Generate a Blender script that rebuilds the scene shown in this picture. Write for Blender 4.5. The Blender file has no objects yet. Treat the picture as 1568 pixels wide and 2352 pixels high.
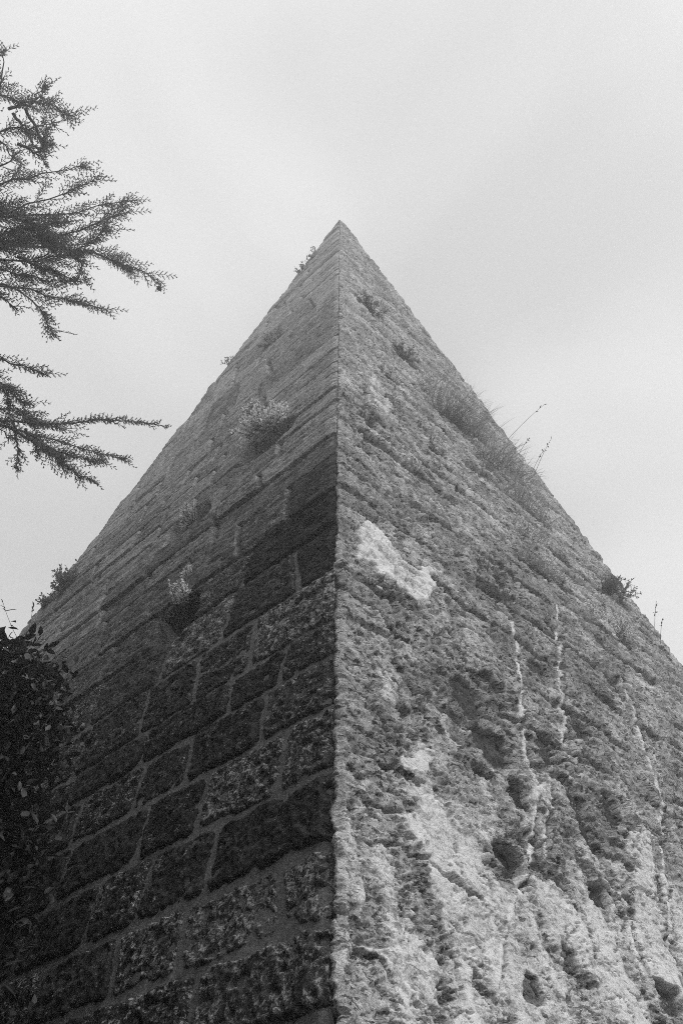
import bpy, math, random
import numpy as np
from mathutils import Vector

# ------------------------------------------------------------------ camera
SC = bpy.context.scene
CAM_Z, PITCH, FPX = 1.6, math.radians(44.0), 2046.4      # focal length in pixels of a 1568 x 2352 frame
CAMP = np.array((0.034, 0.0, CAM_Z))
cam = bpy.data.cameras.new('camera'); camo = bpy.data.objects.new('camera', cam)
SC.collection.objects.link(camo); SC.camera = camo
camo.location = CAMP; camo.rotation_euler = (math.pi/2 + PITCH, 0, 0)
cam.sensor_fit = 'VERTICAL'; cam.sensor_height = 36; cam.lens = 36*FPX/2352
cam.clip_start = 0.05; cam.clip_end = 3000

# ------------------------------------------------------------------ sky, sun, exposure
SUN_AZ, SUN_EL = math.radians(-30), math.radians(58)       # azimuth from +x towards +y
W = bpy.data.worlds.new('World'); SC.world = W; W.use_nodes = True
nt = W.node_tree; nt.nodes.clear()
def N(t, nt_=None, **kw):
    n = nt_.nodes.new(t)
    for k, v in kw.items(): setattr(n, k, v)
    return n
wo = N('ShaderNodeOutputWorld', nt); bg = N('ShaderNodeBackground', nt); bg.inputs[1].default_value = 0.1
sky = N('ShaderNodeTexSky', nt, sky_type='NISHITA', sun_disc=False)
sky.sun_elevation = SUN_EL; sky.sun_rotation = math.pi/2 - SUN_AZ; sky.dust_density = 4; sky.air_density = 1.0
bw = N('ShaderNodeRGBToBW', nt); nt.links.new(sky.outputs[0], bw.inputs[0])
tc = N('ShaderNodeTexCoord', nt); mp = N('ShaderNodeMapping', nt); mp.inputs['Scale'].default_value = (1.0, 1.0, 1.6)
mp.inputs['Location'].default_value = (2.3, -0.21, -2.09)
nt.links.new(tc.outputs['Generated'], mp.inputs[0])
no = N('ShaderNodeTexNoise', nt); no.inputs['Scale'].default_value = 1.9; no.inputs['Detail'].default_value = 5; no.inputs['Roughness'].default_value = 0.42
no.inputs['Distortion'].default_value = 0.5
nt.links.new(mp.outputs[0], no.inputs[0])
mr = N('ShaderNodeMapRange', nt, interpolation_type='SMOOTHSTEP')
for i, v in ((1, 0.34), (2, 0.66), (3, 6.3), (4, 8.6)): mr.inputs[i].default_value = v
nt.links.new(no.outputs[0], mr.inputs[0])
mx = N('ShaderNodeMix', nt, data_type='FLOAT'); mx.inputs[0].default_value = 0.88     # overcast layer over the clear sky
nt.links.new(bw.outputs[0], mx.inputs[2]); nt.links.new(mr.outputs[0], mx.inputs[3])
nt.links.new(mx.outputs[0], bg.inputs[0]); nt.links.new(bg.outputs[0], wo.inputs[0])
sl = bpy.data.lights.new('sun', 'SUN'); sl.energy = 1.5; sl.angle = math.radians(10); sl.color = (1, 1, 1)
so = bpy.data.objects.new('sun', sl); SC.collection.objects.link(so); so.location = (20, 5, 25)
sd = Vector((math.cos(SUN_EL)*math.cos(SUN_AZ), math.cos(SUN_EL)*math.sin(SUN_AZ), math.sin(SUN_EL)))
so.rotation_euler = sd.to_track_quat('Z', 'Y').to_euler()
SC.view_settings.view_transform = 'Standard'; SC.view_settings.look = 'None'
SC.view_settings.exposure = 0.2; SC.view_settings.gamma = 1.0; SC.view_settings.use_curve_mapping = False
SC.cycles.use_denoising = False; SC.cycles.filter_width = 0.95; SC.cycles.sample_clamp_indirect = 2.5; SC.cycles.sample_clamp_direct = 4.0; SC.cycles.max_bounces = 5; SC.cycles.diffuse_bounces = 3; SC.cycles.volume_bounces = 1
SC.cycles.transparent_max_bounces = 8

# ------------------------------------------------------------------ helpers
rng = np.random.default_rng(7); RND = random.Random(11)
COL = SC.collection

def empty(name, loc, label, cat, group=None):
    o = bpy.data.objects.new(name, None); COL.objects.link(o); o.location = loc
    o['label'] = label; o['category'] = cat
    if group: o['group'] = group
    return o

def tag(o, label, cat, group=None):
    o['label'] = label; o['category'] = cat
    if group: o['group'] = group
    return o

def mesh_np(name, V, F, mat, smooth=True, attrs=None):
    """V (n,3), F list of (k, m) index arrays with m = 3 or 4"""
    me = bpy.data.meshes.new(name)
    if not isinstance(F, (list, tuple)): F = [F]
    F = [np.asarray(f, dtype=np.int32) for f in F if len(f)]
    nl = sum(f.size for f in F); nf = sum(len(f) for f in F)
    me.vertices.add(len(V)); me.vertices.foreach_set('co', np.ascontiguousarray(V, dtype=np.float32).ravel())
    me.loops.add(nl); me.polygons.add(nf)
    me.loops.foreach_set('vertex_index', np.concatenate([f.ravel() for f in F]))
    tot = np.concatenate([np.full(len(f), f.shape[1], np.int32) for f in F])
    st = np.concatenate([[0], np.cumsum(tot)[:-1]]).astype(np.int32)
    me.polygons.foreach_set('loop_start', st); me.polygons.foreach_set('loop_total', tot)
    me.polygons.foreach_set('use_smooth', np.full(nf, smooth, bool))
    for k, a in (attrs or {}).items():
        at = me.attributes.new(k, 'FLOAT', 'POINT'); at.data.foreach_set('value', np.ascontiguousarray(a, dtype=np.float32).ravel())
    me.update(calc_edges=True)
    me.materials.append(mat)
    return me

def obj(name, me, parent=None, origin=None):
    """link a mesh whose vertices are world positions; its origin goes to ORIGIN (default: centroid)"""
    o = bpy.data.objects.new(name, me); COL.objects.link(o)
    V = np.empty(len(me.vertices)*3, np.float32); me.vertices.foreach_get('co', V); V = V.reshape(-1, 3)
    c = np.asarray(origin if origin is not None else V.mean(0), dtype=np.float32)
    me.vertices.foreach_set('co', (V - c).ravel()); me.update()
    o.location = c
    if parent is not None:
        o.parent = parent
        p = Vector(c); q = parent
        while q is not None: p -= q.location; q = q.parent      # parents are only ever moved, never turned
        o.location = p
    return o

def grid_faces(nr, nc):
    i = np.arange(nr*nc).reshape(nr, nc)
    return np.stack([i[:-1, :-1], i[:-1, 1:], i[1:, 1:], i[1:, :-1]], -1).reshape(-1, 4)

# --- numpy noise
def _h(ix, iy, s):
    h = (ix*374761393 + iy*668265263 + s*2147483647) & 0xffffffff
    h = ((h ^ (h >> 13))*1274126177) & 0xffffffff
    h = ((h ^ (h >> 16))*2246822519) & 0xffffffff
    return (h ^ (h >> 15)) & 0xffffffff
def hrand(ix, iy, s=0): return _h(np.asarray(ix, np.int64), np.asarray(iy, np.int64), s)/4294967295.0
_CT = np.cos(np.arange(1024)*2*np.pi/1024); _ST = np.sin(np.arange(1024)*2*np.pi/1024)
def perlin(x, y, s=0):
    x = np.asarray(x, float); y = np.asarray(y, float); x, y = np.broadcast_arrays(x, y)
    xi = np.floor(x).astype(np.int64); yi = np.floor(y).astype(np.int64); fx = x - xi; fy = y - yi
    u = fx*fx*fx*(fx*(fx*6-15)+10); v = fy*fy*fy*(fy*(fy*6-15)+10)
    def g(dx, dy):
        a = _h(xi+dx, yi+dy, s) & 1023
        return _CT[a]*(fx-dx) + _ST[a]*(fy-dy)
    a = g(0, 0); b = g(1, 0); c = g(0, 1); d = g(1, 1)
    return ((a+(b-a)*u)*(1-v) + (c+(d-c)*u)*v)*1.4
def fbm(x, y, o=4, s=0, g=0.5):
    r = 0; a = 1.0; f = 1.0
    for k in range(o):
        r = r + a*perlin(x*f+17.3*k, y*f-9.1*k, s+k); a *= g; f *= 2.03
    return r
def worley(x, y, s=0):
    """distance to the nearest point and a random number of that point"""
    xi = np.floor(x).astype(np.int64); yi = np.floor(y).astype(np.int64)
    best = np.full(np.shape(x), 9.0); rid = np.zeros(np.shape(x))
    for dx in (-1, 0, 1):
        for dy in (-1, 0, 1):
            cx = xi+dx; cy = yi+dy
            px = cx + hrand(cx, cy, s); py = cy + hrand(cx, cy, s+1)
            d = np.hypot(x-px, y-py); m = d < best
            best = np.where(m, d, best); rid = np.where(m, hrand(cx, cy, s+2), rid)
    return best, rid
def cells(x, y, s=0):
    """difference of the two nearest distances (0 on a joint), and a random number of the nearest stone"""
    xi = np.floor(x).astype(np.int64); yi = np.floor(y).astype(np.int64); f1 = np.full(x.shape, 9.0); f2 = np.full(x.shape, 9.0); rid = np.zeros(x.shape)
    for dx in (-1, 0, 1):
        for dy in (-1, 0, 1):
            cx = xi+dx; cy = yi+dy; d = np.hypot(x - cx - hrand(cx, cy, s), y - cy - .15 - .7*hrand(cx, cy, s+1)); m = d < f1
            f2 = np.where(m, f1, np.minimum(f2, d)); rid = np.where(m, hrand(cx, cy, s+2), rid); f1 = np.where(m, d, f1)
    return f2 - f1, rid
def sstep(a, b, x):
    t = np.clip((x-a)/(b-a), 0, 1); return t*t*(3-2*t)

# ------------------------------------------------------------------ materials (a black and white photograph: all greys)
def material(name):
    m = bpy.data.materials.new(name); m.use_nodes = True; t = m.node_tree
    b = t.nodes['Principled BSDF']; b.inputs['Specular IOR Level'].default_value = 0.2; b.inputs['Roughness'].default_value = 0.9
    return m, t, b
def L(t, a, b): t.links.new(a, b)
def math_(t, op, a, b=None, clamp=False):
    n = N('ShaderNodeMath', t, operation=op, use_clamp=clamp)
    for i, v in enumerate((a, b)):
        if v is None: continue
        if isinstance(v, (int, float)): n.inputs[i].default_value = v
        else: L(t, v, n.inputs[i])
    return n.outputs[0]
def tnoise(t, scale, detail=6, rough=0.6, dist=0.0, vec=None, out=0):
    n = N('ShaderNodeTexNoise', t); n.inputs['Scale'].default_value = scale; n.inputs['Detail'].default_value = detail
    n.inputs['Roughness'].default_value = rough; n.inputs['Distortion'].default_value = dist
    if vec is not None: L(t, vec, n.inputs[0])
    return n.outputs[out]
def mrange(t, x, a, b, c, d):
    n = N('ShaderNodeMapRange', t); L(t, x, n.inputs[0])
    for i, v in zip((1, 2, 3, 4), (a, b, c, d)): n.inputs[i].default_value = v
    return n.outputs[0]
def mixf(t, f, a, b):
    n = N('ShaderNodeMix', t, data_type='FLOAT')
    for i, v in ((0, f), (2, a), (3, b)):
        if isinstance(v, (int, float)): n.inputs[i].default_value = v
        else: L(t, v, n.inputs[i])
    return n.outputs[0]
def attr(t, name):
    n = N('ShaderNodeAttribute', t); n.attribute_name = name; return n.outputs['Fac']
def bump(t, b, h, strength, dist):
    n = N('ShaderNodeBump', t); n.inputs['Strength'].default_value = strength; n.inputs['Distance'].default_value = dist
    L(t, h, n.inputs['Height']); L(t, n.outputs[0], b.inputs['Normal'])
def grey(t, b, v):
    n = N('ShaderNodeCombineColor', t)
    for i in range(3): L(t, v, n.inputs[i])
    L(t, n.outputs[0], b.inputs['Base Color'])

def stone_material():
    m, t, b = material('weathered stone'); P = N('ShaderNodeNewGeometry', t).outputs['Position']
    tone = attr(t, 'tone'); lich = attr(t, 'lichen')
    a = tnoise(t, 26, 8, 0.68, 0.3, P); c = tnoise(t, 120, 4, 0.7, 0.0, P); lo = tnoise(t, 3.5, 4, 0.6, 0.2, P)
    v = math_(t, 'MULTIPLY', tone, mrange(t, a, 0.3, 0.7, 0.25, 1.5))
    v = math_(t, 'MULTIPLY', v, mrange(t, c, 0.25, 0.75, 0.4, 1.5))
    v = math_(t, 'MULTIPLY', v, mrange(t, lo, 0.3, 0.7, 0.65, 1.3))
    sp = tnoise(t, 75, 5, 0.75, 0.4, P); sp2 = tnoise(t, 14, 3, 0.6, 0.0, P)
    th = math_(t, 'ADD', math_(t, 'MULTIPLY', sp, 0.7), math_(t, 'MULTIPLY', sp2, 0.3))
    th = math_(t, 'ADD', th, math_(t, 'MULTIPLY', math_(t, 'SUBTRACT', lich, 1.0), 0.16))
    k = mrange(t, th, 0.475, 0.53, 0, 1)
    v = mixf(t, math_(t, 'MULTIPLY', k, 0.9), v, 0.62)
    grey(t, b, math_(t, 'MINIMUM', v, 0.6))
    hh = math_(t, 'ADD', math_(t, 'MULTIPLY', a, 0.8), math_(t, 'MULTIPLY', c, 0.35))
    hh = math_(t, 'ADD', hh, math_(t, 'MULTIPLY', sp, 0.5))
    bump(t, b, hh, 1.0, 0.022)
    return m

def coat_material():
    m, t, b = material('rough lime render'); P = N('ShaderNodeNewGeometry', t).outputs['Position']
    li = attr(t, 'light'); di = attr(t, 'dirt')
    a = tnoise(t, 30, 8, 0.7, 0.3, P); c = tnoise(t, 150, 4, 0.7, 0.0, P); lo = tnoise(t, 2.6, 5, 0.62, 0.3, P)
    v = mixf(t, li, 0.44, 0.95)
    v = math_(t, 'MULTIPLY', v, mixf(t, li, mrange(t, a, 0.38, 0.62, 0.62, 1.38), mrange(t, a, 0.3, 0.7, 0.82, 1.1)))
    v = math_(t, 'MULTIPLY', v, mrange(t, c, 0.34, 0.66, 0.55, 1.4))
    v = math_(t, 'MULTIPLY', v, mrange(t, lo, 0.3, 0.7, 0.85, 1.2))
    st = N('ShaderNodeMapping', t); st.inputs['Rotation'].default_value = (0, 0, math.radians(-45)); st.inputs['Scale'].default_value = (0.4, 1, 1.2); L(t, P, st.inputs[0])
    pk = tnoise(t, 40, 4, 0.62, 0.5, st.outputs[0]); pk2 = tnoise(t, 15, 5, 0.66, 0.6, st.outputs[0])
    pm = math_(t, 'MAXIMUM', mrange(t, pk, 0.585, 0.605, 0, 1), mrange(t, pk2, 0.61, 0.622, 0, 1))
    pm = math_(t, 'MULTIPLY', pm, mixf(t, li, 0.95, 0.15))
    v = math_(t, 'MULTIPLY', v, math_(t, 'SUBTRACT', 1.0, math_(t, 'MULTIPLY', pm, 0.85)))
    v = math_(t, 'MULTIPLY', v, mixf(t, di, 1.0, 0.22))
    grey(t, b, math_(t, 'MINIMUM', v, 0.86))
    hh = math_(t, 'ADD', math_(t, 'MULTIPLY', a, 0.4), math_(t, 'MULTIPLY', c, 0.55)); hh = math_(t, 'SUBTRACT', hh, math_(t, 'MULTIPLY', pm, 0.8))
    n = N('ShaderNodeBump', t); n.inputs['Distance'].default_value = 0.016
    L(t, mixf(t, li, 1.0, 0.22), n.inputs['Strength']); L(t, hh, n.inputs['Height']); L(t, n.outputs[0], b.inputs['Normal'])
    return m

def plain(name, lo_, hi_, scale, rough=0.9, bmp=0.004, spec=0.2, trans=0.0):
    m, t, b = material(name); P = N('ShaderNodeNewGeometry', t).outputs['Position']
    a = tnoise(t, scale, 6, 0.65, 0.2, P)
    grey(t, b, mrange(t, a, 0.28, 0.72, lo_, hi_))
    b.inputs['Roughness'].default_value = rough; b.inputs['Specular IOR Level'].default_value = spec
    if bmp: bump(t, b, a, 1.0, bmp)
    if trans:
        tr = N('ShaderNodeBsdfTranslucent', t); tr.inputs[0].default_value = (hi_*1.4,)*3 + (1,)
        ms = N('ShaderNodeMixShader', t); ms.inputs[0].default_value = trans
        L(t, b.outputs[0], ms.inputs[1]); L(t, tr.outputs[0], ms.inputs[2])
        L(t, ms.outputs[0], t.nodes['Material Output'].inputs[0])
    return m

M_STONE = stone_material(); M_COAT = coat_material()
M_MORTAR = plain('lime mortar', 0.16, 0.31, 45, bmp=0.008)
M_CORE = plain('rubble core', 0.06, 0.14, 8)
M_GROUND = plain('rough grass ground', 0.03, 0.08, 2.0)
M_BARK = plain('bark', 0.04, 0.11, 30)
M_CONIFER = plain('cypress foliage', 0.12, 0.22, 4, 0.7, 0, 0.2, 0.4)
M_CONE = plain('cypress cone', 0.07, 0.13, 60)
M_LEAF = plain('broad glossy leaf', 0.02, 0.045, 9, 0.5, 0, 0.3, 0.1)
M_HERB = plain('wall plant foliage', 0.5, 0.8, 25, 0.7, 0, 0.2, 0.4)
M_HERBD = plain('dark wall plant foliage', 0.11, 0.26, 25, 0.7, 0, 0.2, 0.3)
M_GRASS = plain('dry grass', 0.16, 0.34, 18, 0.7, 0, 0.2, 0.25)
M_STALK = plain('dry stalk', 0.12, 0.26, 30, 0.8, 0)

# ------------------------------------------------------------------ the pyramid's geometry
C0, R, H = 1.6, 5.995, 15.95
B0 = np.array((0, C0, 0.0)); APEX = np.array((0, C0+R, H))
SLANT = math.sqrt(R*R/2 + H*H); LEN = R*math.sqrt(2)
class Face:
    def __init__(s, sgn):
        s.eu = np.array((sgn, 1, 0.0))/math.sqrt(2)
        s.ev = np.array((-sgn*R/2, R/2, H))/SLANT
        n = np.cross(s.eu, s.ev); n /= np.linalg.norm(n)
        s.n = n if n[1] < 0 else -n
    def pos(s, q, v, h=0.0):
        """q: distance along the course from the front corner, v: up the slope, h: out of the wall"""
        u = np.asarray(q) + np.asarray(v)*(LEN/2)/SLANT
        return B0 + u[..., None]*s.eu + np.asarray(v)[..., None]*s.ev + np.asarray(h)[..., None]*s.n
    def px(s, x, y):
        d = ray(x, y); t = np.dot(B0-CAMP, s.n)/np.dot(d, s.n); p = CAMP + d*t - B0
        v = np.dot(p, s.ev); return np.dot(p, s.eu) - v*(LEN/2)/SLANT, v
def ray(x, y):
    a = (x-784)/FPX; b = (1176-y)/FPX
    return np.array((a, math.cos(PITCH) - b*math.sin(PITCH), math.sin(PITCH) + b*math.cos(PITCH)))
def at_depth(x, y, d): return CAMP + ray(x, y)*d
def at_y(x, y, Y): r = ray(x, y); return CAMP + r*(Y/r[1])
def width(v): return LEN*(1 - v/SLANT)
LF, RF = Face(-1), Face(1)
def dist_cam(P): return np.linalg.norm(P - CAMP, axis=-1)

# rows of a wall grid: about one and a quarter pixels apart in the picture
def wall_rows(v0, v1, k):
    vs = [v0]
    while vs[-1] < v1:
        v = vs[-1]; p = LF.pos(np.array(0.0), np.array(v)); d = p - CAMP; r = np.linalg.norm(d)
        c = abs(np.dot(d/r, (APEX-B0)/np.linalg.norm(APEX-B0)))
        vs.append(v + k*r/890/max(math.sqrt(1-c*c), 0.22))
    vs[-1] = v1
    return np.array(vs)

PYR = empty('stone_pyramid', (0, C0, 0), 'tall weathered stone pyramid with a dark masonry face and a pale rendered face', 'pyramid')

def make_core():
    s = 0.35; V = []
    base = [(0, C0+s*1.4, -0.3), (R-s*1.4, C0+R, -0.3), (0, C0+2*R-s*1.4, -0.3), (-R+s*1.4, C0+R, -0.3)]
    V = np.array(base + [(0, C0+R, H-1.4)])
    me = mesh_np('core', V, [np.array([(0, 1, 4), (1, 2, 4), (2, 3, 4), (3, 0, 4)]), np.array([(3, 2, 1, 0)])], M_CORE, False)
    obj('rubble_core', me, PYR)
    # the two faces away from the camera, plain rendered
    for sg in (-1, 1):
        a = np.array((sg*R, C0+R, 0.0)); b = np.array((0, C0+2*R, 0.0)); n = 40; nc = 24
        t = np.linspace(0, 1, n)[:, None]; q = np.linspace(0, 1, nc)[None]
        P = (a[None, None]*(1-q[..., None]) + b[None, None]*q[..., None])*(1-t[..., None]) + APEX*t[..., None]
        nn = np.array((sg, 1, 0.5)); nn = nn/np.linalg.norm(nn)
        g = fbm(t*30+q*0, q*20*(1-t)+t*0, 3, 60)*0.02
        ff = grid_faces(n, nc); ff = ff if sg > 0 else ff[:, ::-1]
        P = P + (g - 0.03)[..., None]*nn
        one = np.ones(P.shape[0]*P.shape[1])
        obj('render_coat', mesh_np('render_coat', P.reshape(-1, 3), ff, M_COAT, True, {'light': one*0.25, 'dirt': one*0.2}), PYR)
make_core()

# ------------------------------------------------------------------ left face: coursed stones in mortar
def edge_v(ysrc):
    """slope distance at which the front corner shows at this height of the photograph"""
    e = PITCH + math.atan((1666.5-ysrc)/2900.0); tt = math.tan(e); k = R/H
    z = tt*(C0 + CAM_Z*k)/(1 - tt*k)
    return (z + CAM_Z)*SLANT/H
COURSE_Y = [3285, 2994, 2739, 2496, 2290, 2127, 2010, 1845, 1700, 1588, 1469, 1410, 1356, 1295, 1257, 1210, 1177, 1130, 1088, 1037, 973, 941, 890]
cv = [edge_v(y) for y in COURSE_Y]
below = [0.0] + [cv[0]*k/6 for k in range(1, 6)]
cv = below + cv
while cv[-1] < SLANT - 0.75: cv.append(cv[-1] + RND.uniform(0.26, 0.4))
cv.append(SLANT - 0.42)
COURSES = np.array(cv); N_BELOW = len(below)
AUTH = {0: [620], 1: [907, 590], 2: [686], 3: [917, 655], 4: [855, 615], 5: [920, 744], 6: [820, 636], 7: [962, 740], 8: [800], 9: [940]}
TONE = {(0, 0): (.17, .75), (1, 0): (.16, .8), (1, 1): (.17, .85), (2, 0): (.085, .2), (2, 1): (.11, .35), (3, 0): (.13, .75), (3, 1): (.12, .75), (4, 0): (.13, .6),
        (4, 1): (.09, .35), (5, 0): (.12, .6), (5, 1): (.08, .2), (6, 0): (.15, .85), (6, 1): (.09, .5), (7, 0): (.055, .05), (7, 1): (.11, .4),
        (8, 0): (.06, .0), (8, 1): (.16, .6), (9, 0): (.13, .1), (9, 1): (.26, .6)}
HOLES_L = [(612, 1018, 0.36, 0.18), (432, 1205, 0.30, 0.22), (405, 1425, 0.22, 0.24)]     # px, px, half length, half height
HOLES_L = [LF.px(x, y) + (a, b) for x, y, a, b in HOLES_L]
def hole_l(q, v):
    r = np.zeros(np.shape(q))
    for hq, hv, a, b in HOLES_L:
        r = np.maximum(r, 1 - sstep(0.75, 1.1, np.hypot((q-hq)/a, (v-hv)/b) + 0.15*fbm(q*6, v*6, 2, 3)))
    return r

def up_factor(v): return sstep(4.2, 6.5, v)
def make_left():
    # mortar bed
    vs = wall_rows(0.0, SLANT-0.3, 2.2); ncol = 220
    s = np.linspace(0, 1, ncol)[None]; v = vs[:, None]; w = width(v) - 0.05
    a = 1.2 + 0.25*v
    q = a*(np.exp(s*np.log(1+w/a)) - 1); v = v + 0*q
    up = up_factor(v)
    h = -0.009 - 0.038*up + 0.004*fbm(q*9, v*9, 3, 5) + 0.003*fbm(q*45, v*45, 3, 8) - 0.16*hole_l(q, v)
    edge = np.minimum(q, 9)/0.04
    h = h - 0.012*(1 - sstep(0, 1, edge))
    P = LF.pos(q, v, h)
    obj('mortar_bed', mesh_np('mortar_bed', P.reshape(-1, 3), grid_faces(*q.shape)[:, ::-1], M_MORTAR), PYR)
    # stones
    n = 0
    for ci in range(len(COURSES)-1):
        v0, v1 = COURSES[ci], COURSES[ci+1]; vm = (v0+v1)/2; wd = float(width(vm)); k = ci - N_BELOW
        cuts = [0.0]
        for x in AUTH.get(k, []):
            # find the place on this course that shows at this photo column
            qs = np.linspace(0.02, 4, 800); P = LF.pos(qs, np.full(800, vm)) - CAMP
            dep = P[:, 1]*math.cos(PITCH) + P[:, 2]*math.sin(PITCH); xs = (784 + FPX*P[:, 0]/dep)*1.41709
            cuts.append(float(qs[np.argmin(abs(xs - x))]))
        lo, hi = (0.34, 0.72) if vm < 5 else (0.4, 1.0)
        while cuts[-1] < wd - 0.3: cuts.append(cuts[-1] + RND.uniform(lo, hi) + (RND.uniform(0, .3) if len(cuts) == 1 else 0))
        cuts[-1] = wd
        skew = [0.0] + [RND.uniform(-.16, .16) for _ in cuts[1:-1]] + [-LEN/SLANT]
        proud_c = RND.uniform(0.0, 0.008) + (RND.uniform(-0.004, 0.008) if vm > 5 else 0)
        for si in range(len(cuts)-1):
            q0, q1 = cuts[si], cuts[si+1]
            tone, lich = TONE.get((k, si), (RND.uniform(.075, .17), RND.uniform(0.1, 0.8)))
            d = float(dist_cam(LF.pos(np.array((q0+q1)/2), np.array(vm))))
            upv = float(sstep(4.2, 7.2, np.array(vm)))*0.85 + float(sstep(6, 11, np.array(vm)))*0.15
            if (k, si) not in TONE: tone = tone*0.45*(1-upv) + upv*RND.uniform(.36, .74)  # height ramp of tone: damp below, dry above, plus shade and haze painted in
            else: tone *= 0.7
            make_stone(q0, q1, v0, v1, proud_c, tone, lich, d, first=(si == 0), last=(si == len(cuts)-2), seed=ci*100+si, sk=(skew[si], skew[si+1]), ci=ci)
            n += 1
    return n

def bed(ci, q): return (0.016*fbm(q*1.1+ci*7.7, q*0+ci, 3, 61) + 0.006*fbm(q*6, q*0+ci*3.0, 2, 62))*(q > 0)*np.minimum(1, q/.1)
def make_stone(q0, q1, v0, v1, proud, tone, lich, d, first, last, seed, sk, ci):
    px = d/890
    step = max(1.75*px, 0.006)
    nu = int(np.clip((q1-q0)/step, 6, 100)); nv = int(np.clip((v1-v0)/step, 5, 60))
    if v1 < 1.2: nu, nv = 10, 8
    jl = 0.0 if first else 0.0; ext = RND.uniform(-0.012, 0.006) if last else 0.0
    s_ = np.linspace(0, 1, nu)[None] + np.zeros((nv, 1)); t_ = np.linspace(0, 1, nv)[:, None] + np.zeros((1, nu)); vm_ = (v0+v1)/2
    qa0 = q0 + sk[0]*(v0 + (v1-v0)*t_ - vm_); qa1 = q1 + ext + sk[1]*(v0 + (v1-v0)*t_ - vm_); q = qa0 + (qa1-qa0)*s_
    vb0 = v0 + bed(ci, q); vb1 = v1 + bed(ci+1, q); v = vb0 + (vb1-vb0)*t_
    up = up_factor((v0+v1)/2)
    wq = 0.012*fbm(q*7+seed, v*7, 2, 21); wv = 0.012*fbm(q*7, v*7+seed, 2, 22)
    jw = RND.uniform(0.009, 0.021) + 0.012*up
    dq0 = q - qa0 + wq + (0.2 if first else 0); dq1 = qa1 - q + wq + (0.2 if last else 0)
    dv0 = v - vb0 + wv; dv1 = vb1 - v - wv
    r = 0.03; de = np.minimum(np.minimum(dq0, dq1), np.minimum(dv0, dv1))
    # rounded corners
    cx = np.clip(r*1.6 - np.minimum(dq0, dq1), 0, None); cy = np.clip(r*1.6 - np.minimum(dv0, dv1), 0, None)
    de = np.minimum(de, r*1.6 - np.hypot(cx, cy))
    de = de + 0.006*fbm(q*40, v*40, 2, 23)
    pr = proud + RND.uniform(-0.003, 0.008); tilt = RND.uniform(-0.012, 0.012)*(1-up); tv = RND.uniform(-0.01, 0.05)*(0.3+up)
    st = 1 + 2.6*up                                     # the upper stones are eroded along their beds
    pr += up*RND.uniform(-0.004, 0.008)
    hgt = pr + tilt*(q-(q0+q1)/2) + tv*(v-(v0+v1)/2)
    hgt = hgt + (0.007-.003*up)*fbm(q*8/st+seed, v*8, 3, 31) + (0.0065-.0035*up)*fbm(q*34/st, v*34+seed, 3, 32)
    sx = fbm(q*1.6+seed*.3, v*13, 4, 33, .6); hgt = hgt + up*(0.0025*sstep(-0.05, 0.0, sx) + 0.0025*sstep(0.2, 0.24, sx) - 0.008*sstep(0.5, 0.54, -sx))
    w1, rid = worley(q*26/st+seed*.37, v*26, 40+seed % 7)
    hgt = hgt - (1-.6*up)*np.where(rid < 0.45, 0.011*(1-sstep(0.1, 0.5, w1)), 0)
    w2, rid2 = worley(q*11/st+seed*.11, v*13, 50)
    hgt = hgt - (1-.5*up)*np.where(rid2 < 0.22, 0.02*(1-sstep(0.1, 0.42, w2)), 0)
    drop = (0.034+0.035*up)*(1 - sstep(jw*0.35, jw*0.35+0.026-0.010*up, de))
    hgt = hgt - drop
    if first: hgt = hgt - 0.012*(1 - sstep(0, 0.05, q-q0))
    hl = float(hole_l(np.array((q0+q1)/2), np.array((v0+v1)/2)))
    hgt = hgt - 0.17*hole_l(q, v)
    qq = q
    P = LF.pos(qq, v, hgt); nP = P.shape[0]*P.shape[1]
    back = LF.pos(np.array([q0+.03, q1+ext-.12, q1+ext-.12, q0+.03]), np.array([v0+.01, v0+.01, v1-.01, v1-.01]), np.array([-0.30]*4))
    V = np.concatenate([P.reshape(-1, 3), back]); F4 = grid_faces(nv, nu)[:, ::-1]
    b0 = nP; idx = np.arange(nP).reshape(nv, nu); tri = []
    for line, a, b in ((idx[0], b0, b0+1), (idx[:, -1], b0+1, b0+2), (idx[-1, ::-1], b0+2, b0+3), (idx[::-1, 0], b0+3, b0)):
        h_ = len(line)//2
        for i in range(len(line)-1):
            tri.append((line[i], line[i+1], a if i < h_ else b))
        tri.append((line[h_], b, a))
    F3 = np.array(tri); Fb = np.array([(b0, b0+1, b0+2, b0+3)])
    one = np.ones(len(V))
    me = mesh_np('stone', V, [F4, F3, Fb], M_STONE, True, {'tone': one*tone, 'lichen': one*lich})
    obj('stone', me, PYR)
n_left = make_left()

# ------------------------------------------------------------------ right face: rough render over rubble
def poly_r(pts): return np.array([RF.px(x, y) for x, y in pts])
def seg_dist(q, v, A):
    """distance to a polyline and position along it"""
    best = np.full(q.shape, 1e9); par = np.zeros(q.shape)
    for i in range(len(A)-1):
        a, b = A[i], A[i+1]; d = b-a; L2 = d@d
        t = np.clip(((q-a[0])*d[0] + (v-a[1])*d[1])/L2, 0, 1)
        r = np.hypot(q-a[0]-t*d[0], v-a[1]-t*d[1]); m = r < best
        best = np.where(m, r, best); par = np.where(m, (i+t)/(len(A)-1), par)
    return best, par
def poly_sd(q, v, A):
    """signed distance, inside positive"""
    ins = np.zeros(q.shape, bool); n = len(A)
    for i in range(n):
        (x0, y0), (x1, y1) = A[i], A[(i+1) % n]
        c = ((y0 > v) != (y1 > v)); ins ^= c & (q < (x1-x0)*(v-y0)/((y1-y0) if y1 != y0 else 1e-9) + x0)
    d, _ = seg_dist(q, v, np.vstack([A, A[:1]]))
    return np.where(ins, d, -d)

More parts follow.
